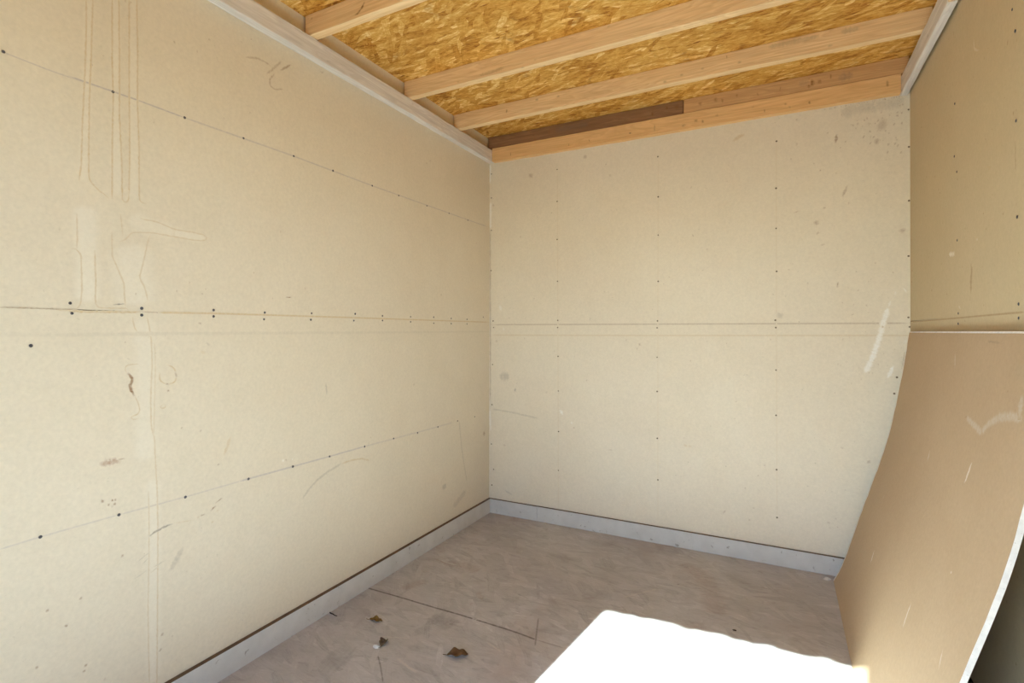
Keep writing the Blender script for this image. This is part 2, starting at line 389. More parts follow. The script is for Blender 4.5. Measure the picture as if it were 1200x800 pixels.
# ------------------------------------------------------------------ data: marks and screws in wall coordinates (metres)
MARKS = [["L","chalk",0.5,0.0022,[[0.544,1.839],[0.646,1.835],[0.786,1.838]]],
["L","chalk",0.65,0.0027,[[0.683,1.838],[0.847,1.84],[0.985,1.838]]],
["L","chalk",0.5,0.0035,[[0.985,1.838],[1.4,1.841],[1.836,1.835],[2.911,1.836]]],
["L","chalk",0.35,0.0027,[[0.549,0.636],[0.629,0.639],[0.806,0.64]]],
["L","chalk",0.35,0.003,[[0.806,0.64],[0.992,0.638],[1.212,0.64]]],
["L","chalk",0.6,0.0038,[[1.176,0.64],[1.401,0.64],[1.585,0.64],[1.791,0.641]]],
["L","chalk",0.35,0.0044,[[1.791,0.641],[2.258,0.638],[2.502,0.639]]],
["L","tan",0.5,0.003,[[0.722,2.067],[0.722,1.969],[0.719,1.851],[0.714,1.711],[0.712,1.606],[0.707,1.564]]],
["L","tan",0.5,0.0031,[[0.737,2.075],[0.734,1.928],[0.73,1.786],[0.729,1.646],[0.73,1.576],[0.75,1.553],[0.77,1.542],[0.777,1.534]]],
["L","tan",0.5,0.0031,[[0.783,2.101],[0.784,1.904],[0.787,1.833],[0.785,1.712],[0.785,1.535]]],
["L","tan",0.5,0.0032,[[0.8,2.111],[0.802,1.937],[0.803,1.766],[0.809,1.646],[0.811,1.536],[0.817,1.53],[0.826,1.537],[0.828,1.565]]],
["L","tan",0.5,0.0032,[[0.826,2.126],[0.827,1.874],[0.829,1.676],[0.828,1.558]]],
["L","tan",0.5,0.0033,[[0.846,2.137],[0.849,1.983],[0.849,1.833],[0.854,1.709],[0.855,1.549],[0.862,1.54],[0.876,1.543]]],
["L","pale",0.35,0.0145,[[0.792,2.107],[0.794,1.812],[0.798,1.546]]],
["L","pale",0.3,0.0149,[[0.837,2.132],[0.84,1.805],[0.842,1.541]]],
["L","pale",0.28,0.0139,[[0.73,2.071],[0.725,1.854],[0.718,1.566]]],
["L","pale",0.5,0.0325,[[0.722,1.505],[0.727,1.367],[0.729,1.239]]],
["L","pale",0.45,0.0597,[[0.831,1.417],[0.838,1.381],[0.845,1.307],[0.847,1.237]]],
["L","pale",0.5,0.0163,[[0.945,1.474],[1.002,1.465],[1.055,1.465]]],
["L","pale",0.35,0.0307,[[0.826,1.49],[0.876,1.477],[0.957,1.468]]],
["L","pale",0.35,0.0355,[[0.87,1.203],[0.874,1.005],[0.879,0.777]]],
["L","pale",0.4,0.0244,[[0.897,0.721],[0.899,0.49],[0.901,0.106]]],
["L","tan",0.35,0.0027,[[0.703,1.478],[0.704,1.403],[0.703,1.384]]],
["L","tan",0.4,0.0027,[[0.688,1.382],[0.702,1.384],[0.707,1.378],[0.713,1.365],[0.715,1.273],[0.712,1.234],[0.706,1.222],[0.689,1.219]]],
["L","tan",0.45,0.0029,[[0.744,1.385],[0.747,1.299],[0.746,1.24],[0.751,1.228],[0.774,1.227],[0.827,1.229],[0.829,1.222]]],
["L","tan",0.35,0.0029,[[0.785,1.446],[0.786,1.374],[0.805,1.328],[0.816,1.3],[0.818,1.256],[0.821,1.231]]],
["L","tan",0.35,0.003,[[0.886,1.451],[0.879,1.429],[0.874,1.403],[0.865,1.357],[0.856,1.32],[0.87,1.296],[0.88,1.254]]],
["L","tan",0.35,0.0031,[[0.858,1.494],[0.907,1.493],[0.934,1.485],[0.957,1.479],[1.01,1.48],[1.046,1.478],[1.061,1.469],[1.049,1.458],[1.01,1.455],[0.963,1.456],[0.895,1.458],[0.837,1.45],[0.826,1.436],[0.815,1.422],[0.805,1.418]]],
["L","tan",0.35,0.0029,[[0.806,1.499],[0.811,1.456],[0.813,1.432]]],
["L","tan",0.45,0.003,[[0.838,1.205],[0.845,1.17],[0.854,1.157]]],
["L","tan",0.4,0.0031,[[0.877,1.208],[0.885,1.17],[0.89,1.132],[0.893,1.068],[0.891,1.029],[0.889,0.953],[0.891,0.876],[0.9,0.844],[0.903,0.771],[0.908,0.693],[0.911,0.563],[0.911,0.383],[0.91,0.095]]],
["L","tan",0.35,0.0028,[[0.884,0.686],[0.886,0.597],[0.886,0.47],[0.884,0.344],[0.886,0.216],[0.889,0.108]]],
["L","tan",0.25,0.0026,[[0.899,1.132],[0.902,1.054],[0.9,0.952],[0.898,0.849]]],
["L","dark",0.45,0.0018,[[0.547,1.22],[0.614,1.22],[0.685,1.22],[0.71,1.223]]],
["L","tan",0.6,0.0047,[[0.649,1.22],[0.714,1.215],[0.827,1.217],[0.863,1.22]]],
["L","dark",0.4,0.0021,[[0.863,1.22],[0.908,1.219],[0.971,1.219]]],
["L","tan",0.6,0.0055,[[0.908,1.219],[1.082,1.222],[1.649,1.223],[2.924,1.222]]],
["L","gray",0.07,0.0066,[[0.547,1.156],[0.623,1.154],[0.743,1.155]]],
["L","gray",0.1,0.0063,[[0.649,1.153],[0.946,1.155],[1.65,1.157],[2.924,1.161]]],
["L","dark",0.85,0.005,[[0.826,1.042],[0.832,1.034],[0.841,1.026],[0.836,1.011],[0.831,1.002],[0.837,0.989],[0.846,0.973]]],
["L","tan",0.5,0.003,[[0.826,1.042],[0.817,1.057],[0.828,1.066],[0.855,1.066]]],
["L","tan",0.45,0.003,[[0.846,0.973],[0.855,0.952],[0.86,0.931],[0.855,0.919],[0.844,0.916],[0.833,0.913],[0.842,0.904],[0.858,0.907]]],
["L","tan",0.6,0.0037,[[0.914,1.038],[0.913,1.017],[0.921,1.005],[0.939,1.0],[0.954,1.001],[0.964,1.013],[0.962,1.035],[0.954,1.051],[0.934,1.06]]],
["L","dark",0.6,0.0058,[[0.931,1.003],[0.941,0.998]]],
["L","dark",0.55,0.0048,[[0.959,1.038],[0.964,1.016]]],
["L","dark",0.7,0.0053,[[0.935,0.979],[0.943,0.979]]],
["L","tan",0.5,0.0034,[[0.929,0.94],[0.917,0.937],[0.914,0.929],[0.927,0.924],[0.934,0.931],[0.929,0.94]]],
["L","scar",0.9,0.0101,[[0.757,0.794],[0.773,0.794],[0.788,0.797],[0.811,0.789]]],
["L","dark",0.75,0.0039,[[0.803,0.798],[0.822,0.796]]],
["L","dark",0.5,0.0034,[[0.777,0.802],[0.788,0.801]]],
["L","dark",0.8,0.0076,[[0.761,0.691],[0.77,0.69]]],
["L","dark",0.8,0.0065,[[0.786,0.686],[0.793,0.685]]],
["L","dark",0.8,0.0058,[[0.794,0.685],[0.8,0.685]]],
["L","dark",0.8,0.0065,[[0.777,0.677],[0.784,0.676]]],
["L","dark",0.8,0.007,[[0.791,0.674],[0.799,0.673]]],
["L","gray",0.7,0.0041,[[0.885,0.549],[0.899,0.557],[0.913,0.561],[0.933,0.565],[0.956,0.566]]],
["L","tan",0.3,0.0027,[[0.956,0.566],[0.987,0.562],[1.022,0.556]]],
["L","dark",0.7,0.0057,[[1.074,0.567],[1.093,0.581]]],
["L","dark",0.6,0.0043,[[1.09,0.588],[1.102,0.596],[1.117,0.6]]],
["L","dark",0.6,0.005,[[1.039,0.563],[1.056,0.565]]],
["L","tan",0.5,0.0055,[[1.029,0.559],[1.039,0.564]]],
["L","tan",0.5,0.0057,[[1.079,0.526],[1.085,0.533]]],
["L","tan",0.5,0.0057,[[1.096,0.56],[1.102,0.564]]],
["L","gray",0.3,0.0093,[[0.946,0.42],[0.967,0.451],[0.987,0.484]]],
["L","gray",0.4,0.0026,[[0.89,0.44],[0.911,0.449]]],
["L","gray",0.3,0.0025,[[0.864,0.473],[0.887,0.487]]],
["L","gray",0.25,0.0025,[[0.853,0.486],[0.89,0.504]]],
["L","gray",0.25,0.0026,[[0.899,0.454],[0.934,0.461]]],
["L","gray",0.2,0.0025,[[0.842,0.438],[0.88,0.452]]],
["L","dark",0.6,0.0055,[[0.717,0.448],[0.716,0.439]]],
["L","dark",0.6,0.0054,[[0.685,0.39],[0.684,0.381]]],
["L","dark",0.6,0.0062,[[0.925,0.244],[0.924,0.234]]],
["L","dark",0.6,0.0062,[[0.92,0.2],[0.919,0.19]]],
["L","dark",0.6,0.0052,[[0.623,0.315],[0.623,0.306]]],
["L","dark",0.6,0.0055,[[0.725,0.247],[0.725,0.239]]],
["L","dark",0.6,0.0053,[[0.645,0.449],[0.645,0.44]]],
["L","dark",0.6,0.0059,[[0.815,0.525],[0.814,0.515]]],
["L","dark",0.6,0.0056,[[0.729,0.261],[0.729,0.252]]],
["L","dark",0.7,0.0039,[[1.367,1.292],[1.394,1.294]]],
["L","gray",0.9,0.0032,[[0.788,1.237],[0.818,1.241]]],
["L","dark",0.3,0.0043,[[1.193,2.128],[1.237,2.145],[1.271,2.149],[1.3,2.143]]],
["L","dark",0.3,0.0048,[[1.279,2.105],[1.315,2.147],[1.345,2.186]]],
["L","dark",0.5,0.0052,[[1.337,2.145],[1.364,2.169],[1.389,2.19]]],
["L","dark",0.3,0.0038,[[1.315,2.124],[1.293,2.093],[1.293,2.07],[1.315,2.064],[1.353,2.082]]],
["L","gray",0.3,0.0056,[[1.446,0.5],[1.479,0.532],[1.522,0.558],[1.581,0.579],[1.652,0.595]]],
["L","tan",0.5,0.0061,[[1.652,0.595],[1.712,0.596],[1.775,0.59],[1.824,0.57]]],
["L","gray",0.45,0.0191,[[2.401,0.293],[2.443,0.292]]],
["L","dark",0.5,0.0163,[[2.861,0.529],[2.866,0.495]]],
["L","gray",0.25,0.0061,[[2.573,0.643],[2.601,0.472],[2.659,0.26]]],
["L","gray",0.25,0.0201,[[2.649,0.207],[2.575,0.177],[2.512,0.151]]],
["L","tan",0.4,0.0087,[[1.144,0.803],[1.132,0.767],[1.119,0.741]]],
["L","dark",0.5,0.0057,[[1.1,0.719],[1.102,0.713]]],
["L","dark",0.4,0.0054,[[0.978,0.861],[0.983,0.857]]],
["L","white",0.8,0.0081,[[1.35,0.676],[1.362,0.67]]],
["L","white",0.7,0.0066,[[1.397,0.67],[1.401,0.668]]],
["L","dark",0.4,0.0065,[[1.366,0.676],[1.373,0.669]]],
["L","tan",0.4,0.0111,[[1.039,1.099],[1.056,1.09]]],
["L","gray",0.4,0.0056,[[1.056,1.126],[1.071,1.115]]],
["L","dark",0.4,0.0055,[[1.031,1.187],[1.042,1.189]]],
["L","dark",0.5,0.0056,[[1.061,2.125],[1.067,2.125]]],
["L","dark",0.5,0.0061,[[1.216,2.205],[1.219,2.201]]],
["L","dark",0.4,0.0105,[[1.538,2.23],[1.543,2.225]]],
["L","dark",0.35,0.0056,[[1.064,2.124],[1.069,2.125]]],
["L","dark",0.35,0.0055,[[1.022,2.067],[1.027,2.067]]],
["L","dark",0.35,0.0061,[[1.211,1.939],[1.216,1.939]]],
["L","dark",0.35,0.0051,[[0.892,1.791],[0.896,1.791]]],
["L","dark",0.35,0.0047,[[0.735,1.891],[0.738,1.891]]],
["L","dark",0.35,0.007,[[1.53,2.226],[1.537,2.228]]],
["L","dark",0.35,0.0091,[[2.247,2.058],[2.259,2.06]]],
["L","dark",0.35,0.0092,[[2.278,2.081],[2.29,2.082]]],
["L","dark",0.35,0.0054,[[1.001,1.318],[1.005,1.317]]],
["L","dark",0.35,0.0056,[[1.053,1.302],[1.058,1.301]]],
["L","dark",0.35,0.0053,[[0.961,1.288],[0.965,1.287]]],
["L","dark",0.35,0.005,[[0.845,1.272],[0.849,1.271]]],
["L","dark",0.35,0.0088,[[2.143,0.891],[2.154,0.888]]],
["L","dark",0.35,0.0095,[[2.383,1.367],[2.396,1.365]]],
["L","gray",0.35,0.0053,[[1.565,0.95],[1.57,0.9]]],
["L","dark",0.3,0.0049,[[0.813,2.113],[0.819,2.11]]],
["L","dark",0.3,0.005,[[0.828,2.117],[0.832,2.115]]],
["B","white",0.8,0.0111,[[-1.67,2.243],[-1.676,2.122]]],
["B","white",0.7,0.0111,[[-1.666,1.999],[-1.669,1.861],[-1.663,1.827]]],
["B","white",0.6,0.0066,[[-1.668,0.656],[-1.664,0.518]]],
["B","dark",0.3,0.0055,[[-1.669,1.816],[-1.666,0.711]]],
["B","tan",0.3,0.0068,[[-1.659,1.139],[-0.652,1.141],[0.308,1.146],[0.524,1.147]]],
["B","dark",0.3,0.0047,[[-1.659,1.206],[-0.469,1.204],[0.524,1.203]]],
["B","white",0.9,0.0127,[[0.444,1.276],[0.435,1.241],[0.425,1.206],[0.415,1.154],[0.402,1.107],[0.382,1.039],[0.355,0.97]]],
["B","white",0.6,0.0063,[[0.454,1.308],[0.444,1.276]]],
["B","white",0.9,0.0094,[[0.463,1.009],[0.454,0.981],[0.441,0.949]]],
["B","white",0.7,0.0062,[[0.499,1.365],[0.515,1.341]]],
["B","white",0.7,0.0063,[[0.472,1.35],[0.47,1.331]]],
["B","white",0.4,0.0233,[[0.505,1.127],[0.517,1.116]]],
["B","dark",0.6,0.0074,[[0.243,2.112],[0.241,2.092],[0.237,2.068]]],
["B","dark",0.35,0.0065,[[0.286,1.861],[0.265,1.806]]],
["B","dark",0.3,0.0051,[[0.083,1.76],[0.06,1.75]]],
["B","dark",0.4,0.0166,[[0.145,1.691],[0.17,1.697]]],
["B","dark",0.4,0.0125,[[0.159,1.648],[0.166,1.639]]],
["B","dark",0.4,0.0083,[[0.191,1.757],[0.193,1.769]]],
["B","dark",0.35,0.0195,[[0.49,1.615],[0.506,1.637]]],
["B","tan",0.5,0.0133,[[-0.217,2.151],[-0.209,2.159],[-0.184,2.173],[-0.16,2.182]]],
["B","dark",0.35,0.0068,[[0.072,2.082],[0.076,2.099]]],
["B","dark",0.4,0.0084,[[0.068,2.212],[0.079,2.212]]],
["B","dark",0.5,0.0061,[[0.247,1.403],[0.243,1.374]]],
["B","dark",0.5,0.0081,[[0.326,1.361],[0.329,1.357]]],
["B","dark",0.4,0.0081,[[0.305,1.247],[0.307,1.243]]],
["B","dark",0.3,0.0083,[[0.173,1.584],[0.195,1.587]]],
["B","dark",0.6,0.012,[[0.366,0.563],[0.371,0.548]]],
["B","dark",0.35,0.0081,[[0.256,0.616],[0.267,0.605]]],
["B","tan",0.5,0.0138,[[-0.465,0.551],[-0.443,0.546]]],
["B","tan",0.4,0.0138,[[-0.443,0.546],[-0.421,0.546]]],
["B","dark",0.3,0.0062,[[-0.267,0.21],[-0.251,0.234]]],
["B","dark",0.5,0.0087,[[-0.141,0.204],[-0.139,0.195]]],
["B","dark",0.4,0.0087,[[-0.101,0.436],[-0.097,0.428]]],
["B","dark",0.4,0.0082,[[0.242,0.227],[0.246,0.231]]],
["B","dark",0.4,0.0082,[[0.2,0.248],[0.214,0.242]]],
["B","gray",0.35,0.0272,[[-1.602,0.874],[-1.527,0.877]]],
["B","gray",0.5,0.0108,[[-1.485,0.808],[-1.488,0.781]]],
["B","dark",0.4,0.0108,[[-1.476,0.838],[-1.473,0.836]]],
["B","gray",0.4,0.0104,[[-1.271,0.798],[-1.268,0.783]]],
["B","white",0.9,0.0113,[[-1.184,0.69],[-1.173,0.675],[-1.162,0.66]]],
["B","white",0.8,0.0112,[[-1.113,0.623],[-1.102,0.611]]],
["B","dark",0.4,0.0102,[[-1.096,0.594],[-1.091,0.584]]],
["B","dark",0.4,0.0101,[[-1.016,0.877],[-1.011,0.873]]],
["B","dark",0.4,0.0144,[[-0.709,1.088],[-0.695,1.093]]],
["B","dark",0.4,0.0096,[[-0.719,1.068],[-0.714,1.066]]],
["B","dark",0.3,0.0097,[[-0.782,1.116],[-0.773,1.114]]],
["B","gray",0.25,0.0065,[[-1.651,0.662],[-1.509,0.651],[-1.331,0.627]]],
["B","dark",0.4,0.011,[[-1.624,1.109],[-1.617,1.092]]],
["B","white",0.5,0.0109,[[-1.571,1.191],[-1.568,1.164]]],
["B","dark",0.3,0.0213,[[-1.391,2.122],[-1.368,2.146]]],
["B","dark",0.35,0.0099,[[-0.875,2.073],[-0.872,2.058]]],
["B","dark",0.4,0.0099,[[-0.9,2.136],[-0.895,2.13]]],
["B","dark",0.3,0.0152,[[-1.039,2.192],[-1.012,2.198]]],
["B","dark",0.5,0.0115,[[-0.42,1.679],[-0.412,1.681]]],
["B","dark",0.4,0.0092,[[-0.427,1.942],[-0.422,1.939]]],
["B","dark",0.3,0.0082,[[-0.386,1.466],[-0.383,1.462]]],
["B","dark",0.3,0.0082,[[-0.368,1.493],[-0.364,1.488]]],
["B","dark",0.3,0.0107,[[-1.456,1.76],[-1.444,1.756]]],
["B","dark",0.4,0.0089,[[-0.25,1.103],[-0.246,1.101]]],
["B","dark",0.3,0.0088,[[-0.205,0.803],[-0.201,0.798]]],
["B","dark",0.3,0.0109,[[-1.57,0.434],[-1.557,0.441]]],
["B","dark",0.25,0.0069,[[-0.882,0.482],[-0.857,0.479]]],
["B","white",0.5,0.0137,[[-1.602,1.334],[-1.584,1.295]]],
["B","dark",0.3,0.011,[[-1.654,1.981],[-1.635,1.973]]],
["B","gray",0.3,0.0065,[[-1.563,0.152],[-1.502,0.128]]],
["B","gray",0.3,0.0171,[[-0.016,1.234],[0.015,1.255]]],
["B","tan",0.14,0.0052,[[-1.2,2.138],[-1.195,0.895],[-1.192,0.07]]],
["B","tan",0.14,0.0043,[[-0.016,2.144],[-0.016,1.2],[-0.014,0.216]]],
["B","tan",0.12,0.0047,[[-0.599,2.125],[-0.601,1.108],[-0.601,0.118]]],
["B","dark",0.45,0.0105,[[0.307,2.235],[0.313,2.23]]],
["B","dark",0.45,0.0105,[[0.317,2.196],[0.323,2.192]]],
["B","dark",0.45,0.0105,[[0.324,2.248],[0.33,2.243]]],
["B","dark",0.45,0.0104,[[0.387,2.075],[0.393,2.071]]],
["B","dark",0.45,0.0103,[[0.433,2.202],[0.439,2.198]]],
["B","dark",0.45,0.0103,[[0.423,2.109],[0.429,2.104]]],
["B","dark",0.45,0.0103,[[0.403,2.148],[0.41,2.144]]],
["B","dark",0.45,0.0102,[[0.465,2.121],[0.471,2.117]]],
["B","dark",0.45,0.0102,[[0.478,2.02],[0.484,2.016]]],
["B","dark",0.45,0.0102,[[0.49,1.987],[0.497,1.983]]],
["B","dark",0.45,0.0104,[[0.374,2.049],[0.38,2.045]]],
["B","dark",0.45,0.0104,[[0.347,2.082],[0.354,2.078]]],
["B","dark",0.45,0.0103,[[0.439,1.995],[0.446,1.991]]],
["B","dark",0.45,0.0102,[[0.468,2.03],[0.474,2.026]]],
["B","dark",0.45,0.0103,[[0.407,2.199],[0.413,2.195]]],
["B","dark",0.45,0.0104,[[0.37,2.138],[0.377,2.134]]],
["B","dark",0.3,0.0242,[[0.317,2.225],[0.35,2.218]]],
["B","dark",0.25,0.0317,[[0.403,2.132],[0.442,2.113]]],
["B","dark",0.4,0.0199,[[0.39,2.055],[0.413,2.047]]],
["B","gray",0.25,0.032,[[0.258,2.208],[0.327,2.219],[0.507,2.219]]],
["R","dark",0.4,0.0032,[[2.886,1.208],[2.457,1.209],[1.994,1.211],[1.692,1.212]]],
["R","dark",0.5,0.0066,[[2.526,1.922],[2.534,1.908]]],
["R","dark",0.5,0.0065,[[2.496,1.762],[2.504,1.751]]],
["R","dark",0.5,0.0063,[[2.432,1.682],[2.439,1.674]]],
["R","dark",0.5,0.0064,[[2.449,1.699],[2.456,1.691]]],
["R","dark",0.5,0.0048,[[1.901,1.732],[1.905,1.729]]],
["R","dark",0.5,0.0049,[[1.952,1.721],[1.956,1.716]]],
["R","dark",0.5,0.0058,[[2.247,1.76],[2.253,1.756]]],
["R","dark",0.5,0.0059,[[2.285,1.898],[2.291,1.895]]],
["R","dark",0.5,0.005,[[1.971,1.512],[1.975,1.505]]],
["R","dark",0.5,0.0045,[[1.822,1.481],[1.825,1.473]]],
["R","dark",0.5,0.0049,[[1.948,1.465],[1.952,1.454]]],
["R","dark",0.5,0.0043,[[1.752,1.724],[1.755,1.712]]],
["R","dark",0.5,0.0043,[[1.733,1.722],[1.736,1.717]]],
["R","dark",0.5,0.0057,[[2.219,1.675],[2.225,1.671]]],
["R","dark",0.5,0.0069,[[2.626,1.792],[2.634,1.787]]],
["R","dark",0.5,0.0044,[[1.787,1.922],[1.79,1.908]]],
["R","dark",0.5,0.0058,[[2.253,2.186],[2.259,2.171]]],
["R","dark",0.5,0.0052,[[2.054,1.945],[2.058,1.941]]],
["R","dark",0.5,0.0077,[[2.903,1.581],[2.913,1.575]]],
["R","dark",0.5,0.0076,[[2.887,1.441],[2.897,1.434]]],
["R","dark",0.5,0.0077,[[2.896,1.392],[2.906,1.385]]],
["R","dark",0.5,0.0055,[[2.142,1.201],[2.147,1.196]]],
["R","dark",0.5,0.0071,[[2.709,2.021],[2.717,2.017]]],
["R","dark",0.5,0.0067,[[2.55,1.331],[2.558,1.321]]],
["R","dark",0.5,0.0049,[[1.932,1.638],[1.936,1.635]]],
["R","dark",0.35,0.0106,[[2.085,1.377],[2.077,1.35],[2.085,1.324],[2.085,1.28]]],
["R","white",0.6,0.0088,[[2.322,1.435],[2.252,1.427]]],
["R","white",0.4,0.0058,[[2.262,1.439],[2.252,1.429]]],
["R","white",0.5,0.0051,[[2.037,1.443],[2.021,1.44]]],
["R","tan",0.3,0.0048,[[1.941,1.636],[1.914,1.626],[1.934,1.622]]],
["R","pale",0.35,0.0056,[[2.216,1.251],[2.188,1.238]]],
["R","dark",0.3,0.003,[[1.741,1.644],[1.739,1.568]]],
["R","white",0.25,0.0052,[[2.055,2.058],[2.048,2.023],[2.01,2.002]]],
["R","dark",0.6,0.0051,[[1.733,0.557],[1.733,0.549]]],
["R","dark",0.6,0.0051,[[1.745,0.334],[1.745,0.325]]],
["R","dark",0.6,0.0054,[[1.805,0.463],[1.805,0.454]]],
["R","dark",0.6,0.0058,[[1.931,0.294],[1.931,0.285]]],
["S","sheetpale",0.8,0.0104,[[1.918,0.919],[1.852,0.91],[1.783,0.9],[1.756,0.923]]],
["S","sheetpale",0.8,0.0125,[[1.783,0.9],[1.742,0.93],[1.687,0.954],[1.619,0.966],[1.558,0.969]]],
["S","sheetpale",0.75,0.0136,[[1.585,1.022],[1.579,0.991],[1.574,0.964]]],
["S","dark",0.6,0.0049,[[1.921,0.924],[1.923,0.916]]],
["S","dark",0.4,0.0032,[[1.605,0.986],[1.605,0.978]]],
["S","dark",0.4,0.0041,[[1.671,1.021],[1.665,1.019]]],
["S","white",0.6,0.0055,[[1.801,0.816],[1.807,0.787],[1.817,0.753]]],
["S","white",0.4,0.0046,[[2.194,0.768],[2.189,0.728]]],
["S","white",0.5,0.0053,[[2.437,0.32],[2.428,0.268]]],
["S","white",0.5,0.004,[[1.888,0.373],[1.886,0.336],[1.881,0.298]]],
["S","white",0.4,0.0049,[[2.584,0.498],[2.59,0.481]]],
["S","white",0.5,0.0066,[[1.713,0.54],[1.714,0.547]]],
["S","white",0.3,0.0054,[[2.882,1.074],[2.883,0.997]]],
["S","white",0.25,0.0038,[[2.136,1.097],[2.112,1.047]]],
["S","white",0.3,0.0029,[[1.593,0.4],[1.573,0.357]]],
["S","gray",0.3,0.0034,[[1.861,1.138],[1.769,1.135]]],
["F","groove",0.85,0.0057,[[-1.692,1.8],[-1.641,1.8],[-1.473,1.803],[-1.335,1.802],[-1.165,1.805],[-0.927,1.801],[-0.813,1.791]]],
["F","groove",0.4,0.0041,[[-0.813,1.791],[-0.71,1.791]]],
["F","groove",0.5,0.004,[[-0.873,1.931],[-0.839,1.84],[-0.806,1.753]]],
["F","groove",0.6,0.0035,[[-1.283,1.443],[-1.236,1.403],[-1.168,1.339]]],
["F","groove",0.8,0.0155,[[-1.108,1.806],[-1.089,1.808]]],
["F","groove",0.25,0.0038,[[-1.066,2.072],[-1.009,2.06],[-0.97,2.047]]],
["F","grease",0.55,0.0547,[[-1.268,1.741],[-1.2,1.734],[-1.146,1.714]]],
["F","grease",0.35,0.0465,[[-1.265,1.652],[-1.211,1.635]]],
["F","grease",0.4,0.0377,[[-1.201,1.519],[-1.196,1.563]]],
["F","grease",0.4,0.0665,[[-1.446,1.348],[-1.348,1.372]]],
["F","grease",0.35,0.068,[[-1.704,1.683],[-1.664,1.771]]],
["F","rust",0.5,0.0146,[[-1.178,1.899],[-1.168,1.897]]],
["F","rust",0.35,0.015,[[-1.202,2.002],[-1.147,1.947]]],
["F","rust",0.3,0.0422,[[-1.499,2.165],[-1.394,2.199],[-1.3,2.165]]],
["F","rust",0.3,0.055,[[-0.435,2.718],[-0.299,2.587],[-0.232,2.292]]],
["F","rust",0.3,0.0313,[[-1.521,1.862],[-1.467,1.981]]],
["F","grease",0.35,0.0195,[[-1.012,1.719],[-0.984,1.715]]],
["F","scrape",0.5,0.0059,[[-1.214,1.463],[-1.149,1.443],[-1.1,1.433]]],
["F","scrape",0.4,0.005,[[-0.979,1.693],[-0.89,1.663]]],
["F","scrape",0.3,0.0053,[[-0.612,2.249],[-0.495,2.395]]],
["F","scrape",0.4,0.0051,[[-1.51,2.181],[-1.432,2.179]]],
["F","rust",0.5,0.0064,[[-1.566,2.186],[-1.475,2.167],[-1.427,2.171]]],
["F","scrape",0.35,0.0039,[[-1.374,1.531],[-1.248,1.578]]],
["F","groove",0.6,0.0118,[[-0.421,2.487],[-0.413,2.482]]],
["F","groove",0.5,0.0094,[[0.11,2.744],[0.116,2.734]]],
["F","scrape",0.7,0.0105,[[-1.337,2.944],[-1.315,2.907]]],
["F","scrape",0.8,0.0087,[[-0.702,2.629],[-0.697,2.626]]],
["F","scrape",0.7,0.0094,[[-0.625,2.91],[-0.618,2.921]]]]
SCREWS = {"L":[[0.553,1.84],[0.786,1.838],[0.985,1.838],[1.188,1.84],[1.4,1.841],[1.599,1.839],[1.836,1.835],[2.024,1.833],[2.254,1.832],[2.463,1.834],[2.663,1.833],[0.689,1.237],[0.693,1.21],[0.863,1.23],[0.863,1.21],[1.082,1.233],[1.082,1.212],[1.275,1.231],[1.272,1.206],[1.489,1.235],[1.485,1.209],[1.73,1.24],[1.722,1.21],[1.908,1.236],[1.908,1.214],[2.119,1.237],[2.119,1.211],[2.318,1.24],[2.318,1.207],[2.487,1.237],[2.487,1.207],[2.656,1.235],[2.656,1.207],[2.848,1.253],[0.629,0.639],[0.806,0.64],[0.992,0.638],[1.212,0.64],[1.401,0.64],[1.585,0.64],[1.791,0.641],[1.99,0.641],[2.178,0.636],[2.359,0.637],[2.555,0.64],[2.746,0.637],[0.608,1.126]],"B":[[-1.66,2.181],[-1.66,2.026],[-1.66,1.816],[-1.662,1.556],[-1.646,1.23],[-1.643,1.188],[-1.65,0.949],[-1.654,0.69],[-1.657,0.436],[-1.641,0.275],[-1.654,0.172],[-1.202,2.146],[-1.202,1.952],[-1.202,1.721],[-1.199,1.467],[-1.197,1.23],[-1.198,1.187],[-1.195,1.012],[-1.193,0.803],[-1.191,0.558],[-1.192,0.323],[-0.601,2.132],[-0.599,1.909],[-0.599,1.697],[-0.599,1.441],[-0.603,1.222],[-0.605,1.184],[-0.605,1.021],[-0.605,0.832],[-0.604,0.573],[-0.601,0.344],[-0.015,2.12],[-0.017,1.884],[-0.017,1.682],[-0.015,1.466],[-0.021,1.221],[-0.019,1.184],[-0.018,0.971],[-0.018,0.744],[-0.016,0.472],[-0.014,0.233],[0.521,2.175],[0.522,2.005],[0.522,1.76],[0.52,1.508],[0.519,1.229],[0.523,1.186],[0.476,0.955],[0.466,0.88]],"R":[[2.243,1.934],[2.25,1.758],[2.222,1.698],[2.22,1.469],[2.21,1.225],[2.211,1.191],[1.732,1.692],[1.736,1.919],[1.727,1.45],[1.72,1.233],[1.72,1.198],[1.754,1.983]]}
